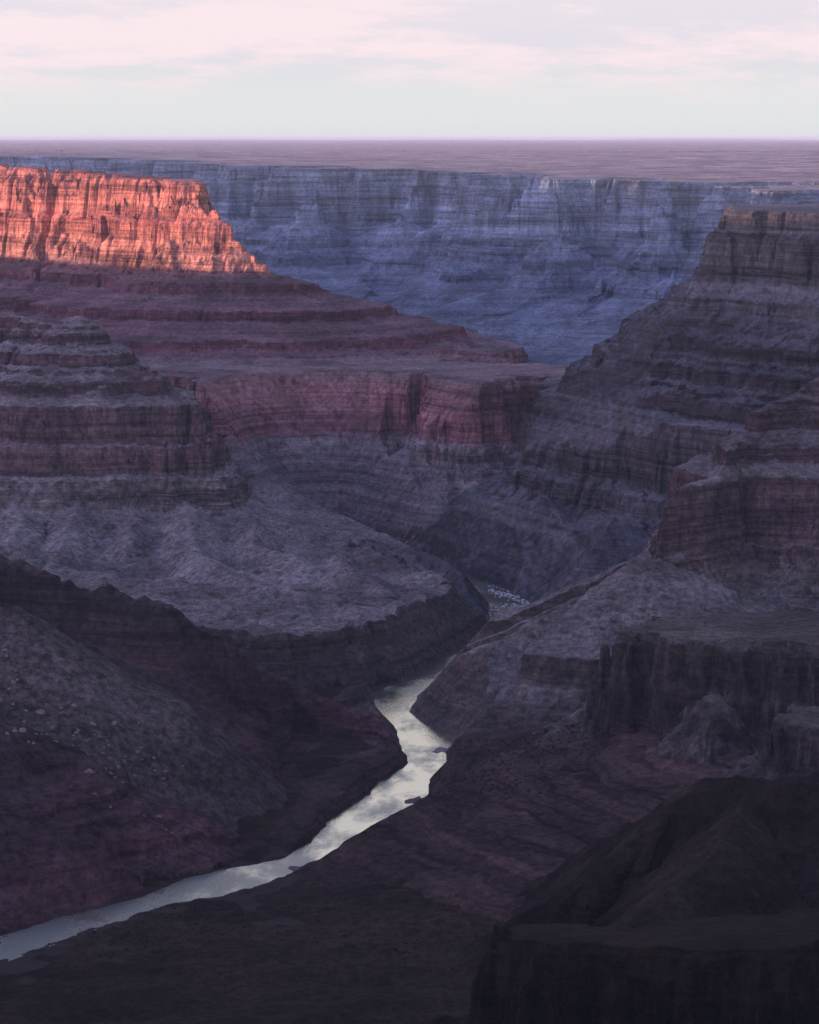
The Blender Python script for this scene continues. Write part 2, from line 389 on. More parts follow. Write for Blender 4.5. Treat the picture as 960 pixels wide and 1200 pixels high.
def rock(name, strata, soil, soil_amt=.85, band=.5, bscale=1., streak=.45, speck=.55, bump=6., slope=(.56, .80), varnish=(.05, .035, .035), var=.25, scrub=.35, soil_z=None, patchy=.24):
    """strata: list of (altitude, colour) from the bottom up; soil: colour of the gentler ground."""
    m, nt = nodes_of(name); b = NB(nt)
    geo = b.n('ShaderNodeNewGeometry'); pos = geo.outputs['Position']
    sep = b.n('ShaderNodeSeparateXYZ'); b.l(pos, sep.inputs[0]); z = sep.outputs[2]
    nsep = b.n('ShaderNodeSeparateXYZ'); b.l(geo.outputs['Normal'], nsep.inputs[0])
    wob = b.noise(b.scl(pos, (.0016, .0016, .002)), 1, 3)
    zz = b.math('ADD', z, b.math('MULTIPLY', b.math('SUBTRACT', wob, .5), 55.))
    lo, hi = strata[0][0], strata[-1][0]
    fac = b.maprange(zz, lo, hi)
    col = b.ramp(fac, [((a - lo) / (hi - lo), c) for a, c in strata])
    bands = b.noise(b.scl(pos, (.0012, .0012, .075 * bscale)), 1, 5, .65)
    bands2 = b.noise(b.scl(pos, (.004, .004, .17 * bscale)), 1, 3, .6)
    bands3 = b.noise(b.scl(pos, (.0009, .0009, .026 * bscale)), 1, 2, .5)
    bb = b.math('ADD', b.math('MULTIPLY', bands, .45), b.math('ADD', b.math('MULTIPLY', bands2, .25), b.math('MULTIPLY', bands3, .30)))
    col = b.mix(1., col, b.ramp(bb, [(.40, (1 - band,) * 3), (.5, (1, 1, 1)), (.60, (1 + band,) * 3)]), 'MULTIPLY')
    st = b.noise(b.scl(pos, (.035, .035, .0035)), 1, 5, .66)
    st2 = b.noise(b.scl(pos, (.11, .11, .008)), 1, 3, .6)
    steep = b.maprange(nsep.outputs[2], slope[1], slope[0], 0, 1, True)
    sfac = b.math('MULTIPLY', b.maprange(st, .46, .64, 0, 1, True), b.math('MULTIPLY', steep, streak))
    col = b.mix(sfac, col, varnish)
    pale_streak = b.math('MULTIPLY', b.maprange(st2, .56, .68, 0, 1, True), b.math('MULTIPLY', steep, streak * .55))  # paler streaks of rock on steep faces
    col = b.mix(pale_streak, col, b.mix(1., col, (2.1, 1.9, 1.85), 'MULTIPLY'))
    patch = b.noise(b.scl(pos, (.004, .004, .004)), 1, 6, .62)
    sp = b.noise(b.scl(pos, (.05, .05, .05)), 1, 5, .78)
    dots = b.noise(b.scl(pos, (.11, .11, .11)), 1, 3, .7)
    so = b.mix(b.maprange(patch, .35, .65), tuple(c * (1 - var) for c in soil), tuple(min(c * (1 + var), .8) for c in soil))
    so = b.mix(.5, so, col)
    so = b.mix(b.math('MULTIPLY', b.maprange(dots, .54, .62, 0, 1), scrub), so, tuple(c * .22 for c in soil))
    so = b.mix(b.math('MULTIPLY', b.maprange(dots, .44, .36, 0, 1), scrub * .6), so, tuple(min(c * 1.7, .8) for c in soil))
    sa = b.math('MULTIPLY', b.math('SUBTRACT', 1., steep), soil_amt)
    if soil_z: sa = b.math('MULTIPLY', sa, b.maprange(zz, soil_z[0], soil_z[1]))
    col = b.mix(sa, col, so)
    col = b.mix(1., col, b.ramp(sp, [(.38, (1 - speck * .8,) * 3), (.62, (1 + speck,) * 3)]), 'MULTIPLY')
    col = b.mix(1., col, b.ramp(patch, [(.38, (1 - patchy,) * 3), (.62, (1 + patchy,) * 3)]), 'MULTIPLY')
    shore = b.math('ADD', z, b.math('MULTIPLY', sp, 3.))
    col = b.mix(b.maprange(shore, -1395.5, -1397., 0, .45), col, (.10, .088, .08))
    bs = b.n('ShaderNodeBsdfPrincipled'); b.l(col, bs.inputs['Base Color'])
    bs.inputs['Roughness'].default_value = .95; bs.inputs['Specular IOR Level'].default_value = .08
    hgt = b.math('ADD', b.math('MULTIPLY', b.math('ADD', st, b.math('MULTIPLY', st2, .4)), 1.1), b.math('ADD', b.math('MULTIPLY', bb, 1.6), b.math('MULTIPLY', sp, 1.5)))
    bp = b.n('ShaderNodeBump'); bp.inputs['Strength'].default_value = 1.; bp.inputs['Distance'].default_value = bump
    b.l(hgt, bp.inputs['Height']); b.l(bp.outputs[0], bs.inputs['Normal'])
    o = b.n('ShaderNodeOutputMaterial'); b.l(bs.outputs[0], o.inputs['Surface'])
    return m

DK = (.075, .055, .058)
def strata(k=1.0, red=1.0):
    def c(r, g, bl): return (r * k * red, g * k, bl * k)
    return [(-1420, c(.07, .055, .055)), (-1290, c(.08, .062, .062)), (-1240, c(.15, .13, .125)), (-1150, c(.17, .14, .14)), (-1085, c(.19, .15, .15)), (-1060, c(.155, .092, .10)),
            (-960, c(.175, .10, .112)), (-880, c(.175, .105, .115)), (-862, c(.22, .17, .16)), (-840, c(.105, .062, .07)), (-780, c(.12, .068, .076)), (-700, c(.098, .058, .066)), (-640, c(.12, .07, .077)),
            (-575, c(.15, .085, .085)), (-540, c(.26, .21, .2)), (-400, c(.22, .16, .16)), (-340, c(.20, .14, .145)), (-300, c(.25, .2, .19)), (-200, c(.22, .165, .165)), (-90, c(.28, .2, .18))]
def cool(st, f):                # mixed towards blue grey
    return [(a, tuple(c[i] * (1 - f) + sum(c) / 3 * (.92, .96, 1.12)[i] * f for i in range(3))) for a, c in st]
M_WALL = rock('haze_tinted_far_rock', [(a, (min(c[0] * .38 + .155, .6), min(c[1] * .45 + .225, .6), min(c[2] * .5 + .345, .75))) for a, c in strata(1.7, .8)], (.26, .315, .425), band=.6, bscale=.7, speck=.3, streak=.18, bump=18)  # blue of the distant haze is put into the rock colour
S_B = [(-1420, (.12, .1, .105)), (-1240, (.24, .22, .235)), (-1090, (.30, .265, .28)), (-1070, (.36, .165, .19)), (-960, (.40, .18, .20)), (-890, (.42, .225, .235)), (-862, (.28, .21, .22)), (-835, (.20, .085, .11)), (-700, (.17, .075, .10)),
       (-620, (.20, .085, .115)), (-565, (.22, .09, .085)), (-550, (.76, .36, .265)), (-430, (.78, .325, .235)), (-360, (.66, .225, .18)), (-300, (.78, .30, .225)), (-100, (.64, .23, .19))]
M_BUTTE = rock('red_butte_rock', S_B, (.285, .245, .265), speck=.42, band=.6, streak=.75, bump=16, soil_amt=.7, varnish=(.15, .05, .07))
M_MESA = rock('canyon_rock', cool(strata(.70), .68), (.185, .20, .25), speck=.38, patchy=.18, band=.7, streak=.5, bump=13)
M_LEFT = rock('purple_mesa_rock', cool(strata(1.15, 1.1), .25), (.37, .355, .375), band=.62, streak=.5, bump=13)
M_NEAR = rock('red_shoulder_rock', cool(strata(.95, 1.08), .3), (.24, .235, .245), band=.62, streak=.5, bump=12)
S_D = [(-1420, (.085, .068, .066)), (-1200, (.10, .082, .08)), (-1000, (.10, .085, .083))]
M_TERR = rock('platform_rock', S_D, (.275, .26, .268), band=.5, streak=.45, bump=9, soil_amt=.9, slope=(.70, .88), soil_z=(-1345, -1290))
S_K = [(-1420, (.045, .035, .034)), (-1300, (.038, .032, .032)), (-1170, (.045, .037, .038)), (-1060, (.075, .063, .062)), (-940, (.09, .077, .074))]
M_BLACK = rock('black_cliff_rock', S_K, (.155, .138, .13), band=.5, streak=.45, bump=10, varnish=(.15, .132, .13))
S_R = [(-1420, (.075, .042, .042)), (-1330, (.095, .045, .052)), (-1260, (.07, .04, .044)), (-1150, (.05, .038, .04)), (-900, (.048, .04, .042))]
M_CRAG = rock('dark_crag_rock', S_R, (.085, .055, .058), band=.7, streak=.3, bump=10)
M_SCREE = rock('scree_rubble', [(-1420, (.07, .044, .046)), (-1300, (.085, .057, .059)), (-1200, (.115, .092, .095)), (-850, (.115, .094, .097))], (.118, .096, .099), band=.2, streak=.2, bump=12, speck=.75)
M_RED = rock('banded_red_shale', [(-1420, (.046, .030, .025)), (-1340, (.058, .036, .033)), (-1260, (.068, .042, .04)), (-1150, (.064, .048, .045))], (.058, .040, .036), band=.85, bscale=2.2, streak=.2, bump=9, soil_amt=.3)
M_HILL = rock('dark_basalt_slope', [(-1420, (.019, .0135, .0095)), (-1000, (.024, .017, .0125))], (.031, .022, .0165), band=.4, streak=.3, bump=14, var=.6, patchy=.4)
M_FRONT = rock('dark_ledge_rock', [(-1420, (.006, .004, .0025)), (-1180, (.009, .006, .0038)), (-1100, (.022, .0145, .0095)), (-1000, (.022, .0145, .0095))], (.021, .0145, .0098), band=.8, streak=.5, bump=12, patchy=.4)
M_FLOOR = rock('canyon_floor_soil', [(-1420, (.026, .018, .0118)), (-1395, (.036, .026, .018)), (-1300, (.028, .02, .0135))], (.032, .0215, .0135), band=.5, streak=.2, bump=12, scrub=.7, var=.5)
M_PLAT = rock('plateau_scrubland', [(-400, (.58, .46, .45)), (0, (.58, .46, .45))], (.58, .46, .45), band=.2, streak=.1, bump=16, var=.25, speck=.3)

# ------------------------------------------------------------------ split the heightfield into landforms and their bands
fo = OWN[:-1, :-1].copy()                        # owner per face
hf = (H[:-1, :-1] + H[1:, :-1] + H[:-1, 1:] + H[1:, 1:]) * .25
tf = TOP[:-1, :-1] & TOP[1:, 1:]
if 'plateau' not in OBJ: OBJ.append('plateau')
fo[(fo == OBJ.index('wall')) & tf] = OBJ.index('plateau')
# vertex normals of the whole sheet, so the seams between bands do not show
V = np.stack([GX, GY, H], -1)
gu = np.empty_like(V); gv = np.empty_like(V)
gu[:, 1:-1] = V[:, 2:] - V[:, :-2]; gu[:, 0] = V[:, 1] - V[:, 0]; gu[:, -1] = V[:, -1] - V[:, -2]
gv[1:-1] = V[2:] - V[:-2]; gv[0] = V[1] - V[0]; gv[-1] = V[-1] - V[-2]
NRM = np.cross(gu, gv); NRM /= np.linalg.norm(NRM, axis=-1, keepdims=True) + 1e-9
del gu, gv
V = V.reshape(-1, 3); NRM = NRM.reshape(-1, 3).astype(f32)
IDX = np.arange(NR * NC, dtype=np.int32).reshape(NR, NC)
FQ = np.stack([IDX[:-1, :-1], IDX[:-1, 1:], IDX[1:, 1:], IDX[1:, :-1]], -1)

def sheet(name, mask, mat, parent=None):
    q = FQ[mask]
    if len(q) < 12: return None
    vid, invq = np.unique(q.ravel(), return_inverse=True)
    me = bpy.data.meshes.new(name)
    me.vertices.add(len(vid)); me.vertices.foreach_set('co', V[vid].ravel().astype(f32))
    me.loops.add(len(q) * 4); me.loops.foreach_set('vertex_index', invq.astype(np.int32))
    me.polygons.add(len(q)); me.polygons.foreach_set('loop_start', np.arange(0, len(q) * 4, 4, dtype=np.int32))
    me.polygons.foreach_set('loop_total', np.full(len(q), 4, np.int32))
    me.polygons.foreach_set('use_smooth', np.ones(len(q), bool))
    me.update(calc_edges=True)
    me.normals_split_custom_set_from_vertices(NRM[vid])
    me.materials.append(mat)
    return link(bpy.data.objects.new(name, me), parent)

LAND = {  # object: (name, label, category, material, bands from the top: (lower altitude, part name))
 'plateau': ('plateau', 'flat scrub plateau running to the horizon above the far rim', 'plateau', M_PLAT, None),
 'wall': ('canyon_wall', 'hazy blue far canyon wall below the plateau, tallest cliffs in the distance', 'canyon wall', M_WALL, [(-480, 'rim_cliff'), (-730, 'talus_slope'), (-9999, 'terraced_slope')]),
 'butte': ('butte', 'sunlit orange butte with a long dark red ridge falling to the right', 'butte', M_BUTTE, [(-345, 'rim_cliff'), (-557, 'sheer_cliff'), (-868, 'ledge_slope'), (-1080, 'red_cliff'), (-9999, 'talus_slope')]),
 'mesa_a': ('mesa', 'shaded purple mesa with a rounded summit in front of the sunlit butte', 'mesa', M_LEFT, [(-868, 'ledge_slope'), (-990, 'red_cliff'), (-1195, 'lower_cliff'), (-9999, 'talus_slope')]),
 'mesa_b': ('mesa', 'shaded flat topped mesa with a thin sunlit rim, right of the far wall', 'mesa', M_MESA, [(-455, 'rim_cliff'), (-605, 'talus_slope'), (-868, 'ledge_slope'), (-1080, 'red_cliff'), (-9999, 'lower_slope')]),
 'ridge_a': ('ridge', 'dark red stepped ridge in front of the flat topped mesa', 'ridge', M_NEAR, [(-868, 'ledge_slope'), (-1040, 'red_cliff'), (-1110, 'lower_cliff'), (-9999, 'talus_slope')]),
 'terrace_a': ('terrace', 'grey rock platform ending in a dark gorge cliff left of the river bend', 'terrace', M_TERR, None),
 'terrace_b': ('terrace', 'pale gravel slope ending in a low gorge cliff right of the river bend', 'terrace', M_TERR, None),
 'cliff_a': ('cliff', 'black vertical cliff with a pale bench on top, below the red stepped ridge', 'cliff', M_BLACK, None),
 'cliff_b': ('cliff', 'small dark ledge in front of the black vertical cliff', 'cliff', M_BLACK, None),
 'ridge_b': ('ridge', 'dark crag ridge running down to the left bank of the river', 'ridge', M_CRAG, None),
 'scree': ('scree_slope', 'grey scree slope strewn with pale boulders above the river', 'scree slope', M_SCREE, None),
 'slope': ('hillside', 'low banded dark red hillside on the right bank of the river', 'hillside', M_RED, None),
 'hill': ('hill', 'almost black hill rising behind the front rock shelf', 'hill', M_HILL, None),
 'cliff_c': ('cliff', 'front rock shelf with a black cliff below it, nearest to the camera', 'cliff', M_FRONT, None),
 'floor': ('canyon_floor', 'dark brown canyon floor along both banks of the river', 'canyon floor', M_FLOOR, None),
}
for key, (name, label, cat, mat, bands) in LAND.items():
    mk = fo == OBJ.index(key)
    if not mk.any(): continue
    if bands is None:
        if key in ('terrace_a', 'cliff_a', 'cliff_b', 'cliff_c'):
            root = empty(name)
            sheet('bench_top', mk & tf, mat, root); sheet('cliff_face', mk & ~tf, mat, root)
        else:
            root = sheet(name, mk, mat)
    else:
        root = empty(name); hi = 1e9
        if key in ('butte', 'mesa_b'):
            sheet('summit', mk & tf, mat, root); mk = mk & ~tf
        for lo, pn in bands:
            sheet(pn, mk & (hf < hi) & (hf >= lo), mat, root); hi = lo
    tag(root, label, cat, None, 'structure')

def ground(px, py):         # where the ground is seen at a photo pixel
    d = ray(px, py); k = d[0] / d[1]
    j = int(np.clip(round((k + KMAX) / (2 * KMAX) * (NC - 1)), 0, NC - 1))
    hit = np.nonzero(H[:, j] / RY >= d[2] / d[1])[0]
    if not len(hit): return None
    i = hit[0]; return (float(GX[i, j]), float(RY[i]), float(H[i, j]))

# ------------------------------------------------------------------ river
def flat_poly(name, pts, z, mat, sub=0):
    me = bpy.data.meshes.new(name)
    me.from_pydata([(x, y, z) for x, y in pts], [], [list(range(len(pts)))])
    me.materials.append(mat); return me
m, nt = nodes_of('river_water'); b = NB(nt)
pos = b.n('ShaderNodeNewGeometry').outputs['Position']
n1 = b.noise(b.scl(pos, (.011, .006, 0)), 1, 4, .6); n2 = b.noise(b.scl(pos, (.14, .045, 0)), 1, 5, .7)
bs = b.n('ShaderNodeBsdfPrincipled')
b.l(b.mix(b.maprange(n1, .4, .62), (.12, .13, .10), (.10, .125, .11)), bs.inputs['Base Color'])
ys = b.n('ShaderNodeSeparateXYZ'); b.l(pos, ys.inputs[0])
n1 = b.math('ADD', n1, b.maprange(ys.outputs[1], 5250, 4750, -.06, .13, True))      # wind ripples below the bend
b.l(b.maprange(n1, .42, .62, .12, .3), bs.inputs['Roughness'])
bs.inputs['IOR'].default_value = 1.6; bs.inputs['Specular IOR Level'].default_value = .8
bp = b.n('ShaderNodeBump'); bp.inputs['Distance'].default_value = 2.2
b.l(b.maprange(n1, .4, .65, .25, .9), bp.inputs['Strength']); b.l(n2, bp.inputs['Height']); b.l(bp.outputs[0], bs.inputs['Normal'])
gl_ = b.n('ShaderNodeBsdfGlossy'); gl_.inputs['Color'].default_value = (.95, .97, .84, 1)
b.l(b.maprange(n1, .42, .62, .05, .3), gl_.inputs['Roughness']); b.l(bp.outputs[0], gl_.inputs['Normal'])
mxs = b.n('ShaderNodeMixShader'); b.l(b.maprange(n1, .4, .66, .62, .16), mxs.inputs[0]); b.l(bs.outputs[0], mxs.inputs[1]); b.l(gl_.outputs[0], mxs.inputs[2])
b.l(mxs.outputs[0], b.n('ShaderNodeOutputMaterial').inputs['Surface'])
M_WATER = m
riv_pts = [PZ(x, y, RIVER_Z)[:2] for x, y in LB + RB]
cxs = np.array(riv_pts)
# widen the sheet a little so that it runs under the banks everywhere
def offset(pts, r):
    out = []; n = len(pts)
    for i in range(n):
        a, c = np.array(pts[i - 1]), np.array(pts[(i + 1) % n])
        t = c - a; t /= np.linalg.norm(t) + 1e-9
        out.append((pts[i][0] - t[1] * -r * SGN, pts[i][1] + t[0] * -r * SGN))
    return out
area = sum(riv_pts[i - 1][0] * riv_pts[i][1] - riv_pts[i][0] * riv_pts[i - 1][1] for i in range(len(riv_pts)))
SGN = 1 if area > 0 else -1
import bmesh
bm = bmesh.new()
vs = [bm.verts.new((x, y, RIVER_Z)) for x, y in offset(riv_pts, 7)]
bm.faces.new(vs); bmesh.ops.triangulate(bm, faces=bm.faces[:]); bmesh.ops.recalc_face_normals(bm, faces=bm.faces[:])
if sum(f.normal.z for f in bm.faces) < 0: bmesh.ops.reverse_faces(bm, faces=bm.faces[:])
me = bpy.data.meshes.new('river'); bm.to_mesh(me); bm.free(); me.materials.append(M_WATER)
tag(link(bpy.data.objects.new('river', me)), 'pale river winding along the bottom of the canyon', 'river', None, 'structure')

# ------------------------------------------------------------------ boulders on the scree
def plain(name, c, var=.35, scale=.2):
    m, nt = nodes_of(name); b = NB(nt)
    pos = b.n('ShaderNodeNewGeometry').outputs['Position']
    nn = b.noise(pos, scale, 4, .65)
    bs = b.n('ShaderNodeBsdfPrincipled'); bs.inputs['Roughness'].default_value = .95; bs.inputs['Specular IOR Level'].default_value = .1
    b.l(b.mix(b.maprange(nn, .3, .7), tuple(v * (1 - var) for v in c), tuple(v * (1 + var) for v in c)), bs.inputs['Base Color'])
    bp = b.n('ShaderNodeBump'); bp.inputs['Distance'].default_value = 1.; b.l(nn, bp.inputs['Height']); b.l(bp.outputs[0], bs.inputs['Normal'])
    b.l(bs.outputs[0], b.n('ShaderNodeOutputMaterial').inputs['Surface'])
    return m
M_BLD = plain('boulder_rock', (.25, .195, .19))
def boulder_mesh(seed):
    r = random.Random(seed); bm = bmesh.new()
    bmesh.ops.create_icosphere(bm, subdivisions=2, radius=1)
    cuts = [(r.gauss(0, 1), r.gauss(0, 1), r.gauss(0, 1), r.uniform(.45, .75)) for _ in range(7)]
    for v in bm.verts:
        for a, b_, c, k in cuts:                       # chop flat facets off
            n = math.sqrt(a * a + b_ * b_ + c * c); dd = (v.co.x * a + v.co.y * b_ + v.co.z * c) / n
            if dd > k: v.co.x -= a / n * (dd - k); v.co.y -= b_ / n * (dd - k); v.co.z -= c / n * (dd - k)
        v.co.z *= .8
    me = bpy.data.meshes.new('boulder'); bm.to_mesh(me); bm.free(); me.materials.append(M_BLD); return me
BM = [boulder_mesh(i) for i in range(6)]
proto = None
spots = []
rb = random.Random(12)
for _ in range(110):
    t = rb.random(); x0 = 5 + t * 205; px = x0 + rb.uniform(-60, 10); py = 740 + t * 165 + rb.uniform(-15, 80)
    spots.append((px, py, min(9.5, 1.9 + 1.5 * rb.paretovariate(2.2))))
for px, py, s in spots:
    g = ground(px, py)
    if g is None or px < 0: continue
    if proto is None:
        o = proto = tag(link(bpy.data.objects.new('boulder', BM[0])), 'pale angular boulder lying on the grey scree slope above the river', 'boulder', 'boulders on the scree slope', 'thing')
    else:
        o = proto.copy(); o.data = BM[rb.randrange(6)]; link(o)
    o.location = (g[0], g[1], g[2] + s * .08); o.rotation_euler = (rb.uniform(-.3, .3), rb.uniform(-.3, .3), rb.uniform(0, 6.28))
    o.scale = (s * rb.uniform(.8, 1.3), s * rb.uniform(.8, 1.2), s * rb.uniform(.7, 1.1))

# ------------------------------------------------------------------ white water with added glints, gravel bars, riverside scrub
def blob_outline(cx, cy, rx, ry, seed, n=26):
    r = random.Random(seed); ph = [r.uniform(0, 6.28) for _ in range(4)]
    return [(cx + rx * math.cos(a) * (1 + .25 * math.sin(3 * a + ph[0]) + .15 * math.sin(7 * a + ph[1])), cy + ry * math.sin(a) * (1 + .3 * math.sin(2 * a + ph[2]) + .2 * math.sin(5 * a + ph[3])))
            for a in [i * 2 * math.pi / n for i in range(n)]]
M_BAR = plain('river_gravel', (.11, .09, .088), .3, .08)
bars = [((487, 938), 13, 4, 'dark gravel bar in the bright middle reach of the river'), ((517, 879), 10, 4, 'pale pink gravel bar beside the inlet on the right bank'), ((203, 1082), 16, 2.5, 'thin gravel bar near the right bank in the ripples of the lower reach'),
        ((352, 1018), 14, 4.5, 'gravel bar at the foot of the banded red hillside')]
for bi, ((px, py), rx, ry, lab) in enumerate(bars):
    c = PZ(px, py, RIVER_Z); e = PZ(px + rx, py, RIVER_Z); f = PZ(px, py - ry, RIVER_Z)
    ring = blob_outline(c[0], c[1], abs(e[0] - c[0]), abs(f[1] - c[1]), 40 + bi)
    bm = bmesh.new(); n = len(ring)
    lv = [[bm.verts.new((c[0] + (x - c[0]) * k, c[1] + (y - c[1]) * k, RIVER_Z + z)) for x, y in ring] for k, z in ((1.05, -.6), (.93, .35), (.6, .9), (.2, 1.2))]
    for a, b2 in zip(lv, lv[1:]):
        for i in range(n): bm.faces.new((a[i], a[(i + 1) % n], b2[(i + 1) % n], b2[i]))
    bm.faces.new(lv[-1])
    me = bpy.data.meshes.new('gravel_bar'); bm.to_mesh(me); bm.free(); me.materials.append(M_BAR if bi != 1 else plain('pink_gravel', (.22, .17, .18), .2, .08))
    tag(link(bpy.data.objects.new('gravel_bar', me)), lab, 'gravel bar', None, 'structure')
M_FOAM_GLINTS = plain('white_water_glints', (.6, .62, .66), .25, .1)
bm = bmesh.new(); rw = random.Random(9)
for k in range(260):
    t = rw.random(); px = 572 + t * 52; py = 690 + t * 17 + rw.gauss(0, 2.6)
    if k % 3 == 0: px, py = rw.uniform(574, 606), rw.uniform(707, 725)  # these flecks are added in place of bright sky reflected on the bend
    c = PZ(px, py, RIVER_Z + .25)
    L_, W_ = rw.uniform(1.5, 7), rw.uniform(1, 3); a = rw.uniform(-.5, .5)
    top = bm.verts.new((c[0], c[1], RIVER_Z + rw.uniform(.6, 1.5)))
    rg = [bm.verts.new((c[0] + L_ * math.cos(q) * rw.uniform(.7, 1.2) * math.cos(a) - W_ * math.sin(q) * math.sin(a), c[1] + W_ * math.sin(q) * rw.uniform(.8, 1.3) + L_ * math.cos(q) * math.sin(a), RIVER_Z - .1)) for q in [i * .7854 for i in range(8)]]
    for i in range(8): bm.faces.new((rg[i], rg[(i + 1) % 8], top))
me = bpy.data.meshes.new('white_water_glints'); bm.to_mesh(me); bm.free(); me.materials.append(M_FOAM_GLINTS)
tag(link(bpy.data.objects.new('white_water_glints', me)), 'white water of a rapid and flecks added as sky glints at the far visible bend of the river', 'rapid', None, 'stuff')
M_SCRUB = plain('scrub_leaves', (.022, .024, .016), .4, .3)
_b = bmesh.new(); bmesh.ops.create_icosphere(_b, subdivisions=1, radius=1)
ICO_V = [tuple(v.co) for v in _b.verts]; _b.verts.index_update(); ICO_F = [tuple(v.index for v in f.verts) for f in _b.faces]; _b.free()
BV, BF = [], []
def bush(x, y, z, r):
    for _ in range(3):
        ox, oy, q = rw.uniform(-.7, .7) * r, rw.uniform(-.7, .7) * r, r * rw.uniform(.55, 1)
        n0 = len(BV)
        for vx, vy, vz in ICO_V:
            k = q * rw.uniform(.7, 1.25); BV.append((x + ox + vx * k, y + oy + vy * k, z + q * .35 + vz * k * .8))
        BF.extend(tuple(n0 + i for i in f) for f in ICO_F)
def bush_mesh(name):
    me = bpy.data.meshes.new(name); me.from_pydata(BV, [], BF); me.materials.append(M_SCRUB); BV.clear(); BF.clear(); return me
from mathutils import Vector
areas = [((535, 640), (866, 888), 130), ((520, 640), (890, 935), 150), ((640, 690), (850, 885), 60), ((150, 330), (1062, 1090), 110), ((90, 220), (1085, 1120), 70), ((500, 560), (925, 955), 40), ((330, 560), (1050, 1150), 90)]
for (xa, xb), (ya, yb), n in areas:
    for _ in range(n):
        g = ground(rw.uniform(xa, xb), rw.uniform(ya, yb))
        if g and g[2] > -1399: bush(*g, rw.uniform(1.2, 3.4))
me = bush_mesh('riverside_scrub')
tag(link(bpy.data.objects.new('riverside_scrub', me)), 'dark low scrub growing on the flats along the right bank', 'scrub', None, 'stuff')

benches = [((0, 570), (605, 745), 1500), ((300, 620), (520, 690), 500), ((520, 960), (600, 790), 1100), ((700, 960), (712, 765), 250), ((0, 480), (1040, 1195), 350), ((480, 960), (880, 1100), 400), ((0, 400), (720, 1000), 350), ((600, 960), (1045, 1100), 120)]
for (xa, xb), (ya, yb), n in benches:
    for _ in range(n):
        g = ground(rw.uniform(xa, xb), rw.uniform(ya, yb))
        if g and g[2] > -1398 and g[1] < 9600: bush(g[0], g[1], g[2], rw.uniform(.7, 1.5) * g[1] / 5200)
me = bush_mesh('desert_scrub')
tag(link(bpy.data.objects.new('desert_scrub', me)), 'sparse dark scrub dotted over the benches and slopes of the canyon', 'scrub', None, 'stuff')

# ------------------------------------------------------------------ unseen rim, its crest shaped to shade the canyon
SUN_AZ, SUN_EL = math.radians(85), math.radians(1.5)     # from behind and to the left
al = (math.sin(SUN_AZ), math.cos(SUN_AZ)); pe = (math.cos(SUN_AZ), -math.sin(SUN_AZ))
te = math.tan(SUN_EL)
# (lane across the sun's path, altitude below which the shade lies, place along the path)
shade = [(2000, -6000, -40), (2000, 2000, -40), (1500, 6500, -120), (1500, 7800, -240), (1300, 8800, -262), (0, 9800, -330), (-300, 10350, -420), (-500, 10650, -545), (-880, 11000, -558), (-2000, 12500, -570), (-2300, 13000, -400),
         (-1500, 14000, -120), (0, 16500, -130), (0, 20500, -110), (0, 24000, -110)]
T0 = -6500
ctrl = [(x * pe[0] + y * pe[1], z + (x * al[0] + y * al[1] - T0) * te) for x, y, z in shade]
ctrl.sort()
ws = np.arange(-24500, 6001, 60.0)
hs = np.interp(ws, [c[0] for c in ctrl], [c[1] for c in ctrl]) + 14 * np.interp(ws, ws[::4], np.random.RandomState(3).randn(len(ws[::4]))) + 4 * np.random.RandomState(5).randn(len(ws))
hs = np.minimum(hs, 44)
vv, ff = [], []
for w, h in zip(ws, hs):
    for dt, z in ((-2600, h - 60), (-60, h - 3), (0, h), (55, h - 200), (400, h - 460), (900, -1500)):
        t = T0 + dt
        vv.append((pe[0] * w + al[0] * t, pe[1] * w + al[1] * t, z))
for i in range(len(ws) - 1):
    for j in range(5):
        a = i * 6 + j; ff.append((a, a + 1, a + 7, a + 6))
me = bpy.data.meshes.new('canyon_rim'); me.from_pydata(vv, [], ff); me.materials.append(M_MESA)
tag(link(bpy.data.objects.new('canyon_rim', me)), 'unseen canyon rim toward the setting sun, its crest shaped to shade the canyon', 'canyon rim', None, 'structure')
# the rim the camera looks from
vv, ff = [], []
xs = np.arange(-6000, 6001, 120.0)
for x in xs:
    o_ = 160 * math.sin(x / 700.0) * min(1, abs(x) / 900) + 60 * math.sin(x / 190.0) * min(1, abs(x) / 900)
    for y, z in ((-8000, 40), (-900, 20), (-60, -8), (-25, -14), (20, -180), (160, -300), (240, -480), (800, -720), (1000, -900), (2300, -1300), (2900, -1430)):
        vv.append((x, y + o_, z))
for i in range(len(xs) - 1):
    for j in range(10):
        a = i * 11 + j; ff.append((a, a + 11, a + 12, a + 1))
me = bpy.data.meshes.new('canyon_rim'); me.from_pydata(vv, [], ff); me.materials.append(M_NEAR)
tag(link(bpy.data.objects.new('canyon_rim', me)), 'near canyon rim below the viewpoint, dropping to the canyon floor', 'canyon rim', None, 'structure')
# a base sheet under everything
me = bpy.data.meshes.new('ground'); me.from_pydata([(-60000, -8000, -1510), (60000, -8000, -1510), (60000, 26500, -1510), (-60000, 26500, -1510)], [], [(0, 1, 2, 3)])
me.materials.append(M_FLOOR); tag(link(bpy.data.objects.new('ground', me)), 'dark ground sheet below the canyon', 'ground', None, 'structure')

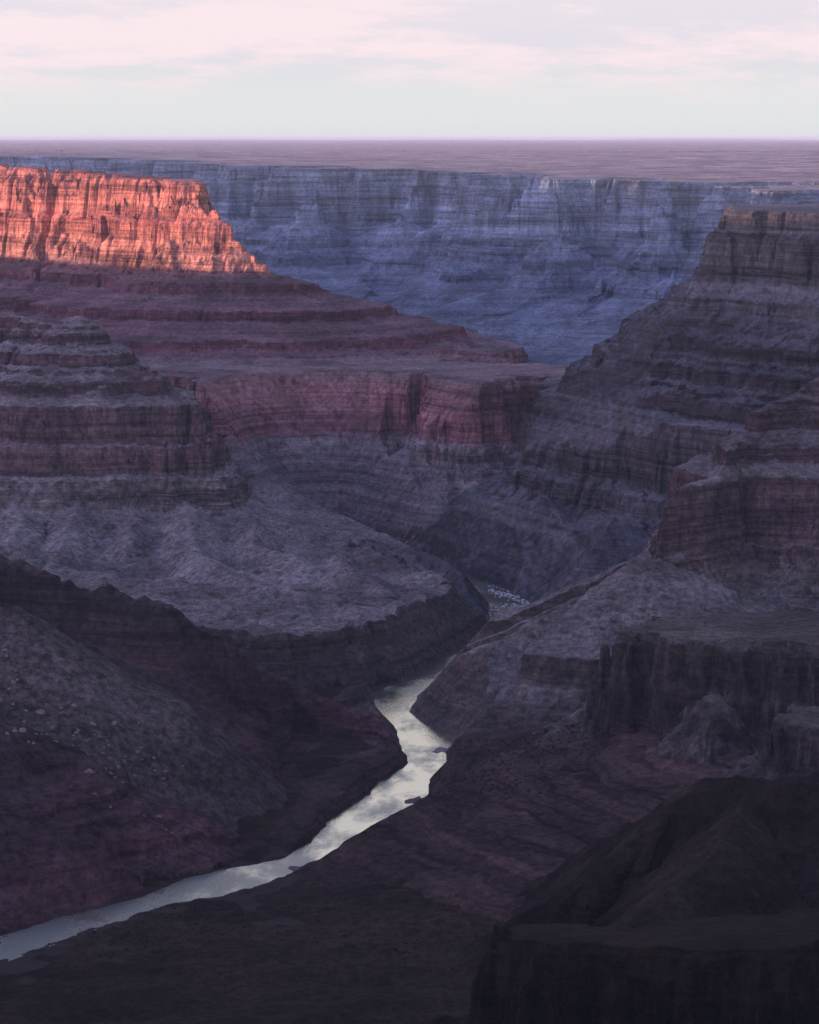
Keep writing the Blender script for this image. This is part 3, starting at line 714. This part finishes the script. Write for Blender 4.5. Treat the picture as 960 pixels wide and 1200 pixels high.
# ------------------------------------------------------------------ haze
HAZE = 7.0e-6
me = bpy.data.meshes.new('haze')
x0, x1, y0, y1, z0, z1 = -62000, 62000, -9000, 262000, -1512, 52
me.from_pydata([(x, y, z) for z in (z0, z1) for y in (y0, y1) for x in (x0, x1)], [],
               [(0, 2, 3, 1), (4, 5, 7, 6), (0, 1, 5, 4), (1, 3, 7, 5), (3, 2, 6, 7), (2, 0, 4, 6)])
m, nt = nodes_of('haze_air'); b = NB(nt)
pv = b.n('ShaderNodeVolumePrincipled'); pv.inputs['Color'].default_value = (.68, .80, 1, 1); pv.inputs['Density'].default_value = HAZE
pv.inputs['Anisotropy'].default_value = 0.
b.l(pv.outputs[0], b.n('ShaderNodeOutputMaterial').inputs['Volume'])
me.materials.append(m); tag(link(bpy.data.objects.new('haze', me)), 'thin blue evening haze filling the canyon', 'haze', None, 'stuff')

# ------------------------------------------------------------------ sky
w = bpy.data.worlds.new('World'); scene.world = w; w.use_nodes = True
nt = w.node_tree; nt.nodes.clear(); b = NB(nt)
sky = b.n('ShaderNodeTexSky', sky_type='NISHITA'); sky.sun_disc = False
sky.sun_elevation = SUN_EL; sky.sun_rotation = math.pi + SUN_AZ
bg1 = b.n('ShaderNodeBackground'); b.l(sky.outputs[0], bg1.inputs[0]); bg1.inputs[1].default_value = .12
co = b.n('ShaderNodeTexCoord').outputs['Generated']
sep = b.n('ShaderNodeSeparateXYZ'); b.l(co, sep.inputs[0]); el = sep.outputs[2]
# evening cloud veil: pale green at the horizon, pink streaks above it, lilac gaps, blue overhead
base = b.ramp(el, [(0, (.80, .82, .84)), (.010, (.81, .84, .84)), (.020, (.80, .82, .84)), (.034, (.80, .77, .86)), (.055, (.86, .80, .88)), (.12, (.86, .83, .84)), (.28, (.78, .78, .80)), (.42, (.46, .51, .76)), (.65, (.31, .36, .70)), (1, (.24, .28, .65))])
cl = b.noise(b.scl(co, (7, 7, 44)), 1, 9, .62)
cl2 = b.noise(b.scl(co, (26, 26, 150)), 1, 6, .65)
cm = b.math('ADD', b.math('MULTIPLY', cl, .75), b.math('MULTIPLY', cl2, .25))
cf = b.math('MULTIPLY', b.maprange(cm, .43, .56, 0, 1, True), b.maprange(el, .010, .030, 0, 1, True))
cf = b.math('MULTIPLY', cf, b.maprange(el, .2, .42, 1, .05))
veil = b.mix(cf, base, (1.0, .85, .895))
# the afterglow around the sun
dt = b.n('ShaderNodeVectorMath', operation='DOT_PRODUCT'); b.l(co, dt.inputs[0]); dt.inputs[1].default_value = (-al[0], -al[1], .12)
gl = b.math('POWER', b.math('MAXIMUM', dt.outputs['Value'], 0.), 2.2)
veil = b.mix(b.math('MULTIPLY', gl, 1.), veil, b.mix(1., veil, (3.1, 2.55, 3.0), 'MULTIPLY'))
bg2 = b.n('ShaderNodeBackground'); b.l(veil, bg2.inputs[0]); bg2.inputs[1].default_value = .72
mx = b.n('ShaderNodeMixShader')
b.l(b.maprange(el, .1, .9, .93, .7), mx.inputs[0]); b.l(bg1.outputs[0], mx.inputs[1]); b.l(bg2.outputs[0], mx.inputs[2])
b.l(mx.outputs[0], b.n('ShaderNodeOutputWorld').inputs['Surface'])

su = bpy.data.lights.new('sun', 'SUN'); su.energy = 5.0; su.angle = math.radians(.5); su.color = (1, .57, .42)
so = link(bpy.data.objects.new('sun', su))
from mathutils import Vector
sd = Vector((-al[0] * math.cos(SUN_EL), -al[1] * math.cos(SUN_EL), math.sin(SUN_EL)))
so.rotation_euler = sd.to_track_quat('Z', 'Y').to_euler()
so.location = (-3000, -3000, 2000)

# ------------------------------------------------------------------ camera
cam = bpy.data.cameras.new('camera'); cam.sensor_width = 36; cam.lens = 3000 / 1200 * 36
cam.clip_start = 10; cam.clip_end = 600000
c = link(bpy.data.objects.new('camera', cam)); c.rotation_euler = (math.pi / 2 - PITCH, 0, 0)
scene.camera = c
vs_ = scene.view_settings; vs_.view_transform = 'Standard'; vs_.look = 'None'; vs_.gamma = 1; vs_.exposure = .5; vs_.use_curve_mapping = False
cy = scene.cycles
scene.render.engine = 'CYCLES'
cy.volume_bounces = 1; cy.max_bounces = 5; cy.diffuse_bounces = 2; cy.use_denoising = True; cy.denoising_prefilter = 'NONE'; cy.denoising_quality = 'HIGH'
